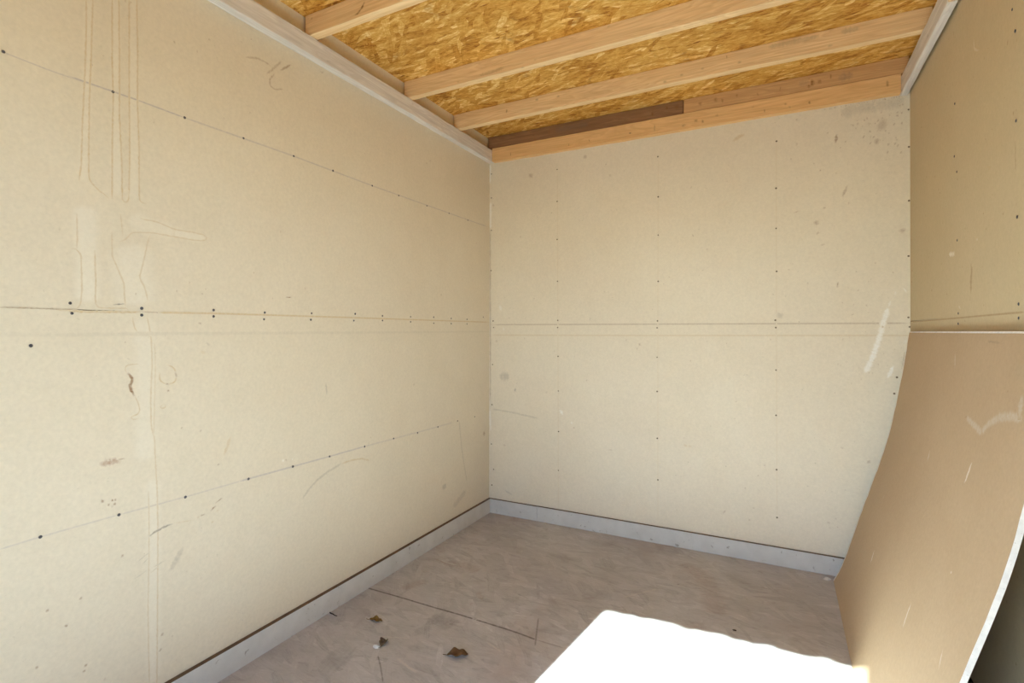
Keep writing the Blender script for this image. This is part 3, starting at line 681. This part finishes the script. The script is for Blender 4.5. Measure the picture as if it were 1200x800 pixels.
TIMBER_MARKS = {"joist_far": [["dark", 0.7, 0.005, [[-1.356, 2.375], [-1.367, 2.353], [-1.387, 2.34], [-1.404, 2.325]]], ["dark", 0.35, 0.01, [[-1.636, 2.389], [-1.622, 2.387]]]], "joist_mid": [["dark", 0.4, 0.0076, [[-0.056, 2.36], [-0.056, 2.353]]], ["dark", 0.25, 0.0077, [[-1.229, 2.336], [-1.162, 2.336], [-1.096, 2.344]]]], "joist_back": [["dark", 0.75, 0.0139, [[-1.328, 2.363], [-1.317, 2.361]]], ["dark", 0.6, 0.0114, [[-0.213, 2.4], [-0.207, 2.391]]], ["gray", 0.35, 0.0138, [[0.221, 2.392], [0.265, 2.395], [0.288, 2.392]]], ["gray", 0.3, 0.0108, [[-0.045, 2.411], [0.052, 2.404], [0.146, 2.405]]]], "plate_brown": [["dark", 0.7, 0.029, [[0.104, 2.354], [0.151, 2.35]]], ["dark", 0.7, 0.0205, [[0.161, 2.342], [0.179, 2.342]]], ["dark", 0.5, 0.0223, [[-0.309, 2.395], [-0.288, 2.395]]], ["dark", 0.6, 0.0158, [[-0.385, 2.37], [-0.364, 2.368]]], ["dark", 0.6, 0.0177, [[-0.271, 2.328], [-0.259, 2.327]]], ["dark", 0.5, 0.0131, [[-0.202, 2.375], [-0.19, 2.375]]], ["dark", 0.4, 0.0129, [[-0.103, 2.359], [-0.095, 2.362]]], ["dark", 0.6, 0.0163, [[0.211, 2.398], [0.221, 2.398]]], ["gray", 0.4, 0.0201, [[0.245, 2.364], [0.307, 2.367]]], ["dark", 0.5, 0.0051, [[0.004, 2.379], [0.001, 2.355]]], ["gray", 0.3, 0.0249, [[0.079, 2.393], [0.133, 2.389]]]], "plate_shaded": [["dark", 0.6, 0.0165, [[-0.631, 2.346], [-0.617, 2.348]]], ["dark", 0.6, 0.0163, [[-0.553, 2.397], [-0.539, 2.396]]], ["dark", 0.4, 0.023, [[-0.508, 2.383], [-0.481, 2.383]]], ["gray", 0.3, 0.0304, [[-1.205, 2.408], [-0.99, 2.399]]], ["dark", 0.5, 0.0207, [[-1.25, 2.359], [-1.233, 2.359]]]], "plate_orange": [["dark", 0.6, 0.0136, [[-0.406, 2.28], [-0.385, 2.283]]], ["dark", 0.7, 0.0135, [[-0.368, 2.251], [-0.355, 2.253]]], ["dark", 0.4, 0.0114, [[-0.472, 2.24], [-0.446, 2.239]]], ["dark", 0.6, 0.0128, [[-0.072, 2.234], [-0.064, 2.236]]], ["dark", 0.5, 0.0126, [[0.019, 2.282], [0.031, 2.288]]], ["dark", 0.4, 0.0105, [[0.038, 2.255], [0.049, 2.255]]], ["dark", 0.7, 0.0145, [[0.122, 2.243], [0.133, 2.245]]], ["dark", 0.6, 0.0117, [[-0.612, 2.257], [-0.612, 2.252]]], ["dark", 0.7, 0.0161, [[-1.505, 2.262], [-1.499, 2.256]]], ["dark", 0.5, 0.0111, [[-0.3, 2.29], [-0.284, 2.289]]], ["dark", 0.6, 0.0127, [[-1.116, 2.238], [-1.111, 2.232]]], ["dark", 0.7, 0.0149, [[-0.989, 2.268], [-0.984, 2.275]]], ["dark", 0.6, 0.0234, [[0.431, 2.3], [0.444, 2.301]]], ["dark", 0.3, 0.0086, [[-0.13, 2.299], [-0.114, 2.3]]], ["dark", 0.3, 0.0047, [[-0.612, 2.304], [-0.612, 2.252]]]]}

SHEET_PROF = [(.221, 0), (.262, .1), (.333, .348), (.423, .658), (.477, .938), (.509, 1.165)]
def cat_profile(n):
    """smooth curve through the leaning sheet's section"""
    P = SHEET_PROF
    E = [(2 * P[0][0] - P[1][0], 2 * P[0][1] - P[1][1])] + P + [(2 * P[-1][0] - P[-2][0], 2 * P[-1][1] - P[-2][1])]
    out = []
    for i in range(1, len(E) - 2):
        p0, p1, p2, p3 = E[i - 1:i + 3]
        for k in range(n):
            t = k / n
            out.append(tuple(0.5 * (2 * p1[c] + (p2[c] - p0[c]) * t + (2 * p0[c] - 5 * p1[c] + 4 * p2[c] - p3[c]) * t * t
                       + (3 * p1[c] - p0[c] - 3 * p2[c] + p3[c]) * t ** 3) for c in (0, 1)))
    out.append(P[-1])
    return out
CURVE = cat_profile(8)
def sheet_x(z):
    for (x0, z0), (x1, z1) in zip(CURVE, CURVE[1:]):
        if z <= z1:
            return x0 + (x1 - x0) * (z - z0) / (z1 - z0)
    return CURVE[-1][0]
TIMBER_FACE = [0.0]
def place(w, u, v):
    if w == 'L': return Vector((XL, u, v)), Vector((1, 0, 0))
    if w == 'B': return Vector((u, YB, v)), Vector((0, -1, 0))
    if w == 'R': return Vector((XR, u, v)), Vector((-1, 0, 0))
    if w == 'T': return Vector((u, TIMBER_FACE[0], v)), Vector((0, -1, 0))
    if w == 'F': return Vector((u, v, 0)), Vector((0, 0, 1))
    x = sheet_x(v)
    s = (sheet_x(min(v + .02, 1.16)) - sheet_x(max(v - .02, 0))) / (min(v + .02, 1.16) - max(v - .02, 0))
    return Vector((x, u, v)), Vector((-1, 0, s)).normalized()

LEVELS = {}
def level_for(w, pts, width):
    """strokes that cross lie one film of paint above the other"""
    m = width * 2 + .003
    box = (min(p[0] for p in pts) - m, max(p[0] for p in pts) + m, min(p[1] for p in pts) - m, max(p[1] for p in pts) + m)
    seen = LEVELS.setdefault(w, [])
    lv = 1 + max([l for (b, l) in seen if b[0] < box[1] and box[0] < b[1] and b[2] < box[3] and box[2] < b[3]], default=-1)
    seen.append((box, lv))
    return lv

def stroke(mb, w, key, alpha, width, pts, base):
    """a hand-drawn looking mark: a ribbon with faded sides and ends lying on the surface"""
    mi = 0
    tone = MARK[key]
    lift = 0.0003 + 0.00006 * level_for(w, pts, width)
    if key in ('tan', 'dark', 'scar'):
        alpha = min(1.0, alpha * 1.3)
    if key == 'tan':
        width *= .75
        alpha *= .8
    if key == 'chalk':
        alpha *= .75
    if key == 'pale':
        alpha = min(1, alpha * 1.0)
    fine = []
    for (a, b) in zip(pts, pts[1:]):
        d = math.hypot(b[0] - a[0], b[1] - a[1])
        n = max(1, min(70, int(d / 0.005)))
        fine += [(a[0] + (b[0] - a[0]) * k / n, a[1] + (b[1] - a[1]) * k / n) for k in range(n)]
    fine.append(tuple(pts[-1]))
    for _ in range(2):                    # ease the corners
        fine = [fine[0]] + [((a[0] + 2 * b[0] + c[0]) / 4, (a[1] + 2 * b[1] + c[1]) / 4) for a, b, c in zip(fine, fine[1:], fine[2:])] + [fine[-1]] if len(fine) > 4 else fine
    if len(fine) < 4:
        a, b = fine[0], fine[-1]
        fine = [(a[0] + (b[0] - a[0]) * k / 4, a[1] + (b[1] - a[1]) * k / 4) for k in range(5)]
    straight = key in ('chalk', 'groove', 'pale') or alpha < .15 or (abs(pts[0][0] - pts[-1][0]) > .6 and key != 'pale')
    amp = 0 if straight else min(0.0012, width * 0.25)
    prev = None
    n = len(fine)
    for i, (u, v) in enumerate(fine):
        u0, v0 = fine[max(0, i - 1)]
        u1, v1 = fine[min(n - 1, i + 1)]
        L = math.hypot(u1 - u0, v1 - v0) or 1e-6
        tu, tv = (u1 - u0) / L, (v1 - v0) / L
        off = random.uniform(-amp, amp)
        u += -tv * off; v += tu * off
        end = min(1.0, (min(i, n - 1 - i) + 0.35) / 2.5)
        hw = width * (0.75 if end >= 1 else 0.5) * (1 if straight else random.uniform(0.75, 1.25))
        a = alpha * end * (1 if straight else random.uniform(0.75, 1.1))
        ring = []
        for s, k in ((-1.5, 0), (-.55, 1), (.55, 1), (1.5, 0)):
            P, nn = place(w, u - tv * hw * s, v + tu * hw * s)
            ring.append(mb.vert(P + nn * lift, min(1, a * k), tone))
        back = [mb.vert(Vector(mb.v[k]) - nn * .0001, mb.a[k], tone) for k in ring] if w == 'T' else None
        if prev:
            for q in range(3):
                quad = (prev[q], prev[q + 1], ring[q + 1], ring[q])
                mb.face(quad if w in 'RS' else quad[::-1], mi)      # facing the room
                if back:                  # the film on timber is closed, like the board itself
                    mb.face((pback[q], pback[q + 1], back[q + 1], back[q]), mi)
        prev, pback = ring, back

def strokes(mb, w, base, keep=lambda v: True):
    for (ww, key, alpha, width, pts) in sorted(MARKS, key=lambda q: 0 if q[1] == 'pale' else 1 if q[1] in ('chalk', 'grease', 'rust') else 2):
        if ww == w and keep(sum(p[1] for p in pts) / len(pts)):
            stroke(mb, w, key, alpha, width, pts, base)

def specks(mb, w, base, spots):
    for q, (u, v, r, a) in enumerate(spots):
        c, nn = place(w, u, v)
        lift = .0016 + q * .000006
        mi = 0
        tone = MARK['dark']
        ci = mb.vert(c + nn * lift, a, tone)
        rim = []
        for k in range(7):
            t = k / 7 * math.tau
            rr = r * random.uniform(.6, 1.3)
            P, _ = place(w, u + math.cos(t) * rr, v + math.sin(t) * rr * random.uniform(1, 1.7))
            rim.append(mb.vert(P + nn * lift, 0, tone))
        for k in range(7):
            tri = (ci, rim[k], rim[(k + 1) % 7])
            mb.face(tri[::-1] if w == 'R' else tri, mi)

# ------------------------------------------------------------------ floor, ground, roof boards
fl = MB()
fl.box((XL - .05, YF - .1, -.022), (XR + .05, YB + .05, 0))
strokes(fl, 'F', 1)
structure(fl.build('floor', [M['floor']]))
gr = MB()
gr.box((-14, -22, -.35), (14, 20, -.25))
structure(gr.build('ground', [M['gravel']]))
ce = MB()
ce.box((XL - .1, YF - .12, ZC), (XR + .1, YB + .1, ZC + .012))
structure(ce.build('ceiling', [M['osb']]))

# ------------------------------------------------------------------ walls: framing with two wall boards each, screws on the boards
def screw_mesh(name, mat):
    """bugle-head screw sunk in the paper: disc with a cross recess and a ring of pressed paper"""
    mb = MB()
    n = 24
    radii = (.0007, .0022, .0036, .0041)
    ctr = mb.vert((0, 0, -.0006))
    rings = []
    for r in radii:
        ring = []
        for k in range(n):
            t = k / n * math.tau
            slot = k % 6 == 0 and r < .003
            z = -.0006 if (slot or r < .001) else (.0008 if r < .004 else 0.0)
            ring.append(mb.vert((math.cos(t) * r, math.sin(t) * r, z)))
        rings.append(ring)
    for k in range(n):
        mb.face((ctr, rings[0][k], rings[0][(k + 1) % n]))
        for a, b in zip(rings, rings[1:]):
            mb.face((a[k], b[k], b[(k + 1) % n], a[(k + 1) % n]))
    o = mb.build(name, [mat])
    return o

screw_src = {'L': screw_mesh('screw', M['screw_dark']), 'B': screw_mesh('screw', M['screw_rust'])}
screw_src['R'] = screw_src['L']
used_src = set()
ROT = {'L': (0, math.pi / 2, 0), 'R': (0, -math.pi / 2, 0), 'B': (math.pi / 2, 0, 0)}
def add_screw(w, u, v, parent):
    src = screw_src[w]
    if src.name in used_src:
        o = src.copy()
        COL.objects.link(o)
    else:
        o = src
        used_src.add(src.name)
    P, nn = place(w, u, v)
    o.location = P + nn * .0014
    o.rotation_euler = ROT[w]
    s = random.uniform(.9, 1.15)
    o.scale = (s, s, 1)
    o.parent = parent

def rnd_specks(w, n, box, r=(.0015, .004), a=(.25, .6)):
    return [(random.uniform(box[0], box[1]), random.uniform(box[2], box[3]), random.uniform(*r), random.uniform(*a)) for _ in range(n)]

def wall(side, w, lo, hi, axis, mat, spots):
    """lo/hi: the board face's extent along the wall; axis 0 = wall runs along y, 1 = along x"""
    T = .0125
    s = SEAM[w]
    fr = MB()
    def bx(mb, u0, u1, z0, z1, d0, d1):
        if w == 'L': mb.box((XL - d1, u0, z0), (XL - d0, u1, z1))
        if w == 'R': mb.box((XR + d0, u0, z0), (XR + d1, u1, z1))
        if w == 'B': mb.box((u0, YB + d0, z0), (u1, YB + d1, z1))
    bx(fr, lo - .07, hi + .07, -.02, ZC, T, T + .05)
    root = structure(fr.build('wall_' + side, [M['backing']]))
    for (z0, z1, up_) in ((0.0, s - .0012, False), (s + .0012, ZC, True)):
        mb = MB()
        bx(mb, lo, hi, z0, z1, 0, T)
        keep = (lambda v: v > s) if up_ else (lambda v: v <= s)
        strokes(mb, w, 1, keep)
        specks(mb, w, 1, [q for q in spots if keep(q[1])])
        pan = mb.build('wall_board', [mat], root)
        for (u, v) in SCREWS[w]:
            if keep(v):
                add_screw(w, u, v, pan)
    return root

sp_L = rnd_specks('L', 50, (.4, 2.9, .1, 2.2), (.0018, .005), (.2, .5))
sp_B = rnd_specks('B', 60, (-1.6, .45, .15, 2.2), (.002, .0055), (.2, .55))
for _ in range(95):
    sp_B.append((.50 - abs(random.gauss(0, .16)), min(2.24, 2.16 + random.gauss(0, .14)), random.uniform(.002, .007), random.uniform(.25, .65)))
for _ in range(40):
    sp_B.append((random.uniform(.2, .47), random.gauss(1.1, .2), random.uniform(.0018, .0045), random.uniform(.2, .5)))
sp_B = [q for q in sp_B if q[0] < .515]
sp_R = rnd_specks('R', 70, (1.5, 2.9, 1.22, 2.2), (.002, .0055), (.25, .6)) + rnd_specks('R', 25, (1.2, 1.7, .1, .9), (.0015, .004), (.3, .6))
wall('left', 'L', YF, YB + .0125, 0, M['board_left'], sp_L)
wall('back', 'B', XL, XR, 1, M['board_back'], sp_B)
wall('right', 'R', YF, YB + .0125, 0, M['board_right'], sp_R)

# front wall (behind the camera) with the open doorway the sun comes through
DXL, DXR = -.992, -.087
DZL, DZR = 1.990, 2.013          # the head sits a little out of level
fwm = MB()
Y0, Y1 = YF - .05, YF
fwm.box((XL - .06, Y0, -.02), (DXL, Y1, ZC))
fwm.box((DXR, Y0, -.02), (XR + .06, Y1, ZC))
fwm.box((DXL, Y0, 2.06), (DXR, Y1, ZC))
structure(fwm.build('wall_front', [M['board_left']]))
hd = MB()
N = 36
prev = None
random.seed(21)
for i in range(N + 1):
    t = i / N
    x = DXL + (DXR - DXL) * t
    wav = .006 * math.sin(t * 31) + .004 * math.sin(t * 67 + 1) + random.uniform(-.003, .003) - (.012 if t < .1 else 0)
    z = DZL + (DZR - DZL) * t + wav
    ring = [hd.vert(p) for p in ((x, Y0 - .006, z), (x, Y0 - .001, z), (x, Y0 - .001, 2.11), (x, Y0 - .006, 2.11))]
    if prev:
        for q in range(4):
            hd.face((prev[q], ring[q], ring[(q + 1) % 4], prev[(q + 1) % 4]))
    else:
        hd.face((ring[3], ring[2], ring[1], ring[0]))
    prev = ring
hd.face(prev)
structure(hd.build('trim_1', [M['steel']]))

# ------------------------------------------------------------------ baseboards
def baseboard(side, lo, hi, top_face, seg, joints=()):
    mb = MB()
    mb.box(lo, hi, 0, seg)
    # the top edge is bare brown wood
    for i, f in enumerate(mb.f):
        if all(abs(mb.v[k][2] - hi[2]) < 1e-6 for k in f):
            mb.mi[i] = 1
    return structure(mb.build('baseboard_' + side, [M['grey_paint'], M['bare_edge']]))
BH, BT = .088, .019
def bb_marks(mb): pass
baseboard('left', (XL, YF, 0), (XL + BT, YB, BH), 0, (1, 1, 1))
baseboard('back', (XL + BT, YB - BT, 0), (-1.325, YB, BH), 0, (1, 1, 1))
b2 = baseboard('back', (-1.3235, YB - BT, 0), (XR - BT, YB, BH + .001), 0, (1, 1, 1))
baseboard('right', (XR - BT, YF, 0), (XR, YB, BH), 0, (1, 1, 1))

# ------------------------------------------------------------------ roof timber
def timber(name, lo, hi, mat, seg, label, cat, group=None, jitter=.0007, bev=.003, marks=None):
    org = Vector(((lo[0] + hi[0]) / 2, (lo[1] + hi[1]) / 2, lo[2]))
    mb = MB()
    mb.box(tuple(Vector(lo) - org), tuple(Vector(hi) - org), 0, seg, jitter)
    if marks:
        TIMBER_FACE[0] = lo[1] - jitter
        LEVELS.pop('T', None)
        k0 = len(mb.v)
        for (key, alpha, width, pts) in TIMBER_MARKS[marks]:
            width = min(width, .021)
            m = width * 1.5 + .003
            pts = [(u, min(max(v, lo[2] + m), hi[2] - m)) for u, v in pts]
            stroke(mb, 'T', key, alpha, width, pts, 0)
        for k in range(k0, len(mb.v)):
            mb.v[k] = tuple(Vector(mb.v[k]) - org)
    o = mb.build(name, [mat], None, False, bev, 2)
    o.location = org
    return tag(o, label, cat, group)

timber('ledger_board', (XL + .0006, YF + .01, LEDGE0), (XL + LEDGE_T, YB - .002, LEDGE1), M['ledger'], (1, 60, 1),
       'long weathered grey timber ledger above the wall with the water stains', 'beam', None, .001, .004)
timber('ledger_board', (XR - LEDGE_T, 2.165, LEDGE0 - .008), (XR - .010, YB - .002, LEDGE1), M['ledger'], (1, 14, 1),
       'short weathered timber ledger above the leaning board, running into the corner', 'beam', None, .001, .004)
timber('ledger_board', (XR - LEDGE_T - .001, YF + .01, LEDGE0 - .007), (XR - .010, 2.162, LEDGE1), M['ledger_pale'], (1, 40, 1),
       'pale orange timber ledger butted to the end of the short weathered ledger', 'beam', None, .001, .004)
JZ0 = LEDGE1 + .001
for (y, lab, mk) in ((1.442, 'pale timber ceiling joist farthest from the back wall, with a dark crack', 'joist_far'),
                     (2.044, 'pale timber ceiling joist second from the back wall, between its two neighbours', 'joist_mid'),
                     (2.497, 'pale timber ceiling joist closest to the back wall', 'joist_back')):
    j = timber('ceiling_joist', (XL + .008, y, JZ0), (XR - .008, y + .038, ZC - .0005), M['joist'], (40, 1, 1), lab, 'joist', 'ceiling joists under the roof boards', .0006, .0018, mk)
    j.rotation_euler.z = -.010 if y == 2.044 else -.004
PT = .036
timber('top_plate', (XL + LEDGE_T + .001, YB - PT, 2.2475), (XR - LEDGE_T - .002, YB - .0006, 2.3305), M['plate_pale'], (40, 1, 1),
       'bright orange knotty plate board lying right on top of the back wall boards', 'beam', None, .0008, .003, 'plate_orange')
timber('top_plate', (XL + .008, YB - PT + .004, 2.3325), (-.4615, YB - .0006, ZC - .0005), M['plate_shaded'], (20, 1, 1),
       'weathered dark brown plate board between orange plate and roof boards, shade painted into its tone', 'beam', None, .0008, .003, 'plate_shaded')
timber('top_plate', (-.4585, YB - PT + .003, 2.3325), (XR - .008, YB - .0006, ZC - .0005), M['plate_brown'], (20, 1, 1),
       'mid brown smudged plate board above the orange plate, butted to the dark brown one', 'beam', None, .0008, .003, 'plate_brown')

# ------------------------------------------------------------------ the bowed board leaning on the right wall
SY0, SY1, ST = 1.462, 2.862, .0125
sheet = empty('leaning_plasterboard_sheet', (.37, (SY0 + SY1) / 2, 0))
tag(sheet, 'large bowed brown plasterboard sheet leaning on the wall beside the sun patch', 'board')
def normal_at(i):
    a, b = CURVE[max(0, i - 1)], CURVE[min(len(CURVE) - 1, i + 1)]
    d = Vector((b[0] - a[0], 0, b[1] - a[1])).normalized()
    return Vector((d.z, 0, -d.x))         # towards the wall, away from the room
def layer(name, d0, d1, mat, ny, inset=0.0, extra=False, label=None, rough_edge=0.0, top_strip=0.0, far=0.0):
    """one curved layer of the board between depths d0 and d1 behind the face"""
    mb = MB()
    n = len(CURVE)
    random.seed(5)
    ys = [SY0 + inset + (SY1 - SY0 - 2 * inset) * j / ny for j in range(ny + 1)]
    rows = []
    edge = [[random.uniform(-rough_edge, rough_edge) for _ in range(n)] for _ in (0, 1)]
    for d in (d0, d1):
        row = []
        for i, (x, z) in enumerate(CURVE):
            if i == n - 1 and top_strip:
                x0_, z0_ = CURVE[-2]
                q = 1 - top_strip / (z - z0_)
                x, z = x0_ + (x - x0_) * q, z0_ + (z - z0_) * q
            nn = normal_at(i)
            r = []
            for j, y in enumerate(ys):
                yy = y - (far if j == ny else 0) + (edge[0][i] * .3 if j == 0 else edge[1][i] if j == ny else 0)
                P = Vector((x, yy, z)) + nn * d
                P.z = max(P.z, .0005)
                r.append(mb.vert(P - sheet.location))
            row.append(r)
        rows.append(row)
    A, B = rows
    for i in range(n - 1):
        for j in range(ny):
            mb.face((A[i][j], A[i + 1][j], A[i + 1][j + 1], A[i][j + 1]))
            mb.face((B[i][j], B[i][j + 1], B[i + 1][j + 1], B[i + 1][j]))
        mb.face((A[i][0], B[i][0], B[i + 1][0], A[i + 1][0]))
        mb.face((A[i][ny], A[i + 1][ny], B[i + 1][ny], B[i][ny]))
    for j in range(ny):
        mb.face((A[0][j], A[0][j + 1], B[0][j + 1], B[0][j]))
        mb.face((A[n - 1][j], B[n - 1][j], B[n - 1][j + 1], A[n - 1][j + 1]))
    mats = [mat]
    if extra:
        k0 = len(mb.v)
        strokes(mb, 'S', 1)
        for k in range(k0, len(mb.v)):
            mb.v[k] = tuple(Vector(mb.v[k]) - sheet.location)
    o = mb.build(name, mats, sheet)
    if label:
        o['label'] = label
    return o
layer('gypsum_core', .0007, ST - .0007, M['gypsum'], 1, 0, False, 'white gypsum core showing at the cut edges', .0012)
layer('face_paper', 0, .0007, M['paper'], 24, .0015, True, 'brown face paper with pale scratches', .004, .005, .012)
layer('back_paper', ST - .0007, ST, M['grey_paper'], 24, .001, False)

# ------------------------------------------------------------------ debris on the floor
def leaf(name, loc, length, width, rot, mat, curl, lobes, label, seed):
    random.seed(seed)
    mb = MB()
    nu, nv = 16, 8
    grid = []
    for i in range(nu + 1):
        t = i / nu
        w = width * (math.sin(math.pi * min(1, t * 1.02)) ** .75) * (1 + lobes * math.sin(t * 13 + seed))
        row = []
        for j in range(nv + 1):
            s = j / nv * 2 - 1
            x = (t - .5) * length
            y = s * w / 2 + .06 * length * math.sin(t * 3 + seed)
            z = .0015 + curl * (s * s) * (w / width) + .35 * curl * math.sin(t * 7 + seed) ** 2 + abs(s) * 0 + random.uniform(0, .0008)
            row.append(mb.vert((x, y, z)))
        grid.append(row)
    for i in range(nu):
        for j in range(nv):
            mb.face((grid[i][j], grid[i + 1][j], grid[i + 1][j + 1], grid[i][j + 1]))
    o = mb.build(name, [mat], None, True)
    so = o.modifiers.new('thickness', 'SOLIDIFY')
    so.thickness = .0007
    o.location = loc
    o.rotation_euler = (0, 0, rot)
    # stalk, part of the leaf
    st = MB()
    for k in range(7):
        t = k / 6
        for q in range(5):
            a = q / 5 * math.tau
            st.vert((-length / 2 - .014 * t, .001 * math.cos(a) + .06 * length * math.sin(seed) + .004 * t * t, .003 + .001 * math.sin(a)))
    for k in range(6):
        for q in range(5):
            st.face((k * 5 + q, k * 5 + (q + 1) % 5, k * 5 + 5 + (q + 1) % 5, k * 5 + 5 + q))
    st.build('stalk', [mat], o, True)
    return tag(o, label, 'leaf')
leaf('dry_leaf', (-1.032, 1.577, 0), .078, .042, .55, M['leaf'], .012, .22, 'largest dry brown leaf, lying nearest the sun patch', 3)
leaf('dry_leaf', (-1.443, 1.610, 0), .058, .026, .35, M['leaf_olive'], .010, .15, 'small olive brown dry leaf nearest the dark twig', 8)
leaf('dry_leaf', (-1.312, 1.508, 0), .042, .030, 1.7, M['leaf_grey'], .012, .2, 'small grey brown curled leaf beside a white chip', 12)

def lump(name, loc, size, mat, seed, label, cat):
    random.seed(seed)
    mb = MB()
    nr, ns = 5, 9
    top = mb.vert((0, 0, size[2]))
    rings = []
    for r in range(1, nr + 1):
        ph = r / nr * math.pi * .5
        ring = []
        for s in range(ns):
            a = s / ns * math.tau
            k = random.uniform(.75, 1.2)
            ring.append(mb.vert((size[0] * .5 * math.sin(ph) * math.cos(a) * k, size[1] * .5 * math.sin(ph) * math.sin(a) * k,
                                 size[2] * math.cos(ph) * random.uniform(.8, 1.1) if r < nr else 0)))
        rings.append(ring)
    for s in range(ns):
        mb.face((top, rings[0][s], rings[0][(s + 1) % ns]))
        for r in range(nr - 1):
            mb.face((rings[r][s], rings[r + 1][s], rings[r + 1][(s + 1) % ns], rings[r][(s + 1) % ns]))
    mb.face(list(reversed(rings[-1])))
    o = mb.build(name, [mat])
    o.location = Vector(loc) + Vector((0, 0, .0006))
    return tag(o, label, cat)
lump('plaster_chip', (-1.322, 1.478, 0), (.030, .016, .008), M['chip'], 2, 'white plaster chip beside the grey brown leaf', 'debris')
lump('plaster_chip', (.196, 2.852, 0), (.030, .018, .012), M['chip'], 4, 'pale plaster crumb at the foot of the leaning plasterboard sheet, by the back baseboard', 'debris')
lump('dirt_crumb', (-.158, 2.202, 0), (.016, .007, .004), M['twig'], 6, 'tiny dark crumb on the floor just behind the sun patch', 'debris')
tw = MB()
random.seed(9)
path = [Vector((0, 0, .003)), Vector((.012, -.003, .0035)), Vector((.022, -.002, .003)), Vector((.034, -.007, .0035)), Vector((.046, -.005, .003))]
for i, p in enumerate(path):
    d = (path[min(i + 1, 4)] - path[max(i - 1, 0)]).normalized()
    sx = Vector((-d.y, d.x, 0))
    r = .0026 * (1 - .12 * i)
    for q in range(6):
        a = q / 6 * math.tau
        tw.vert(p + sx * math.cos(a) * r + Vector((0, 0, 1)) * math.sin(a) * r)
for i in range(4):
    for q in range(6):
        tw.face((i * 6 + q, i * 6 + (q + 1) % 6, i * 6 + 6 + (q + 1) % 6, i * 6 + 6 + q))
tw.face(tuple(reversed(range(6))))
tw.face(tuple(range(24, 30)))
t_ = tw.build('twig', [M['twig']], None, True)
t_.location = (-1.652, 1.568, 0)
tag(t_, 'short thin dark twig lying against the grey baseboard', 'twig')
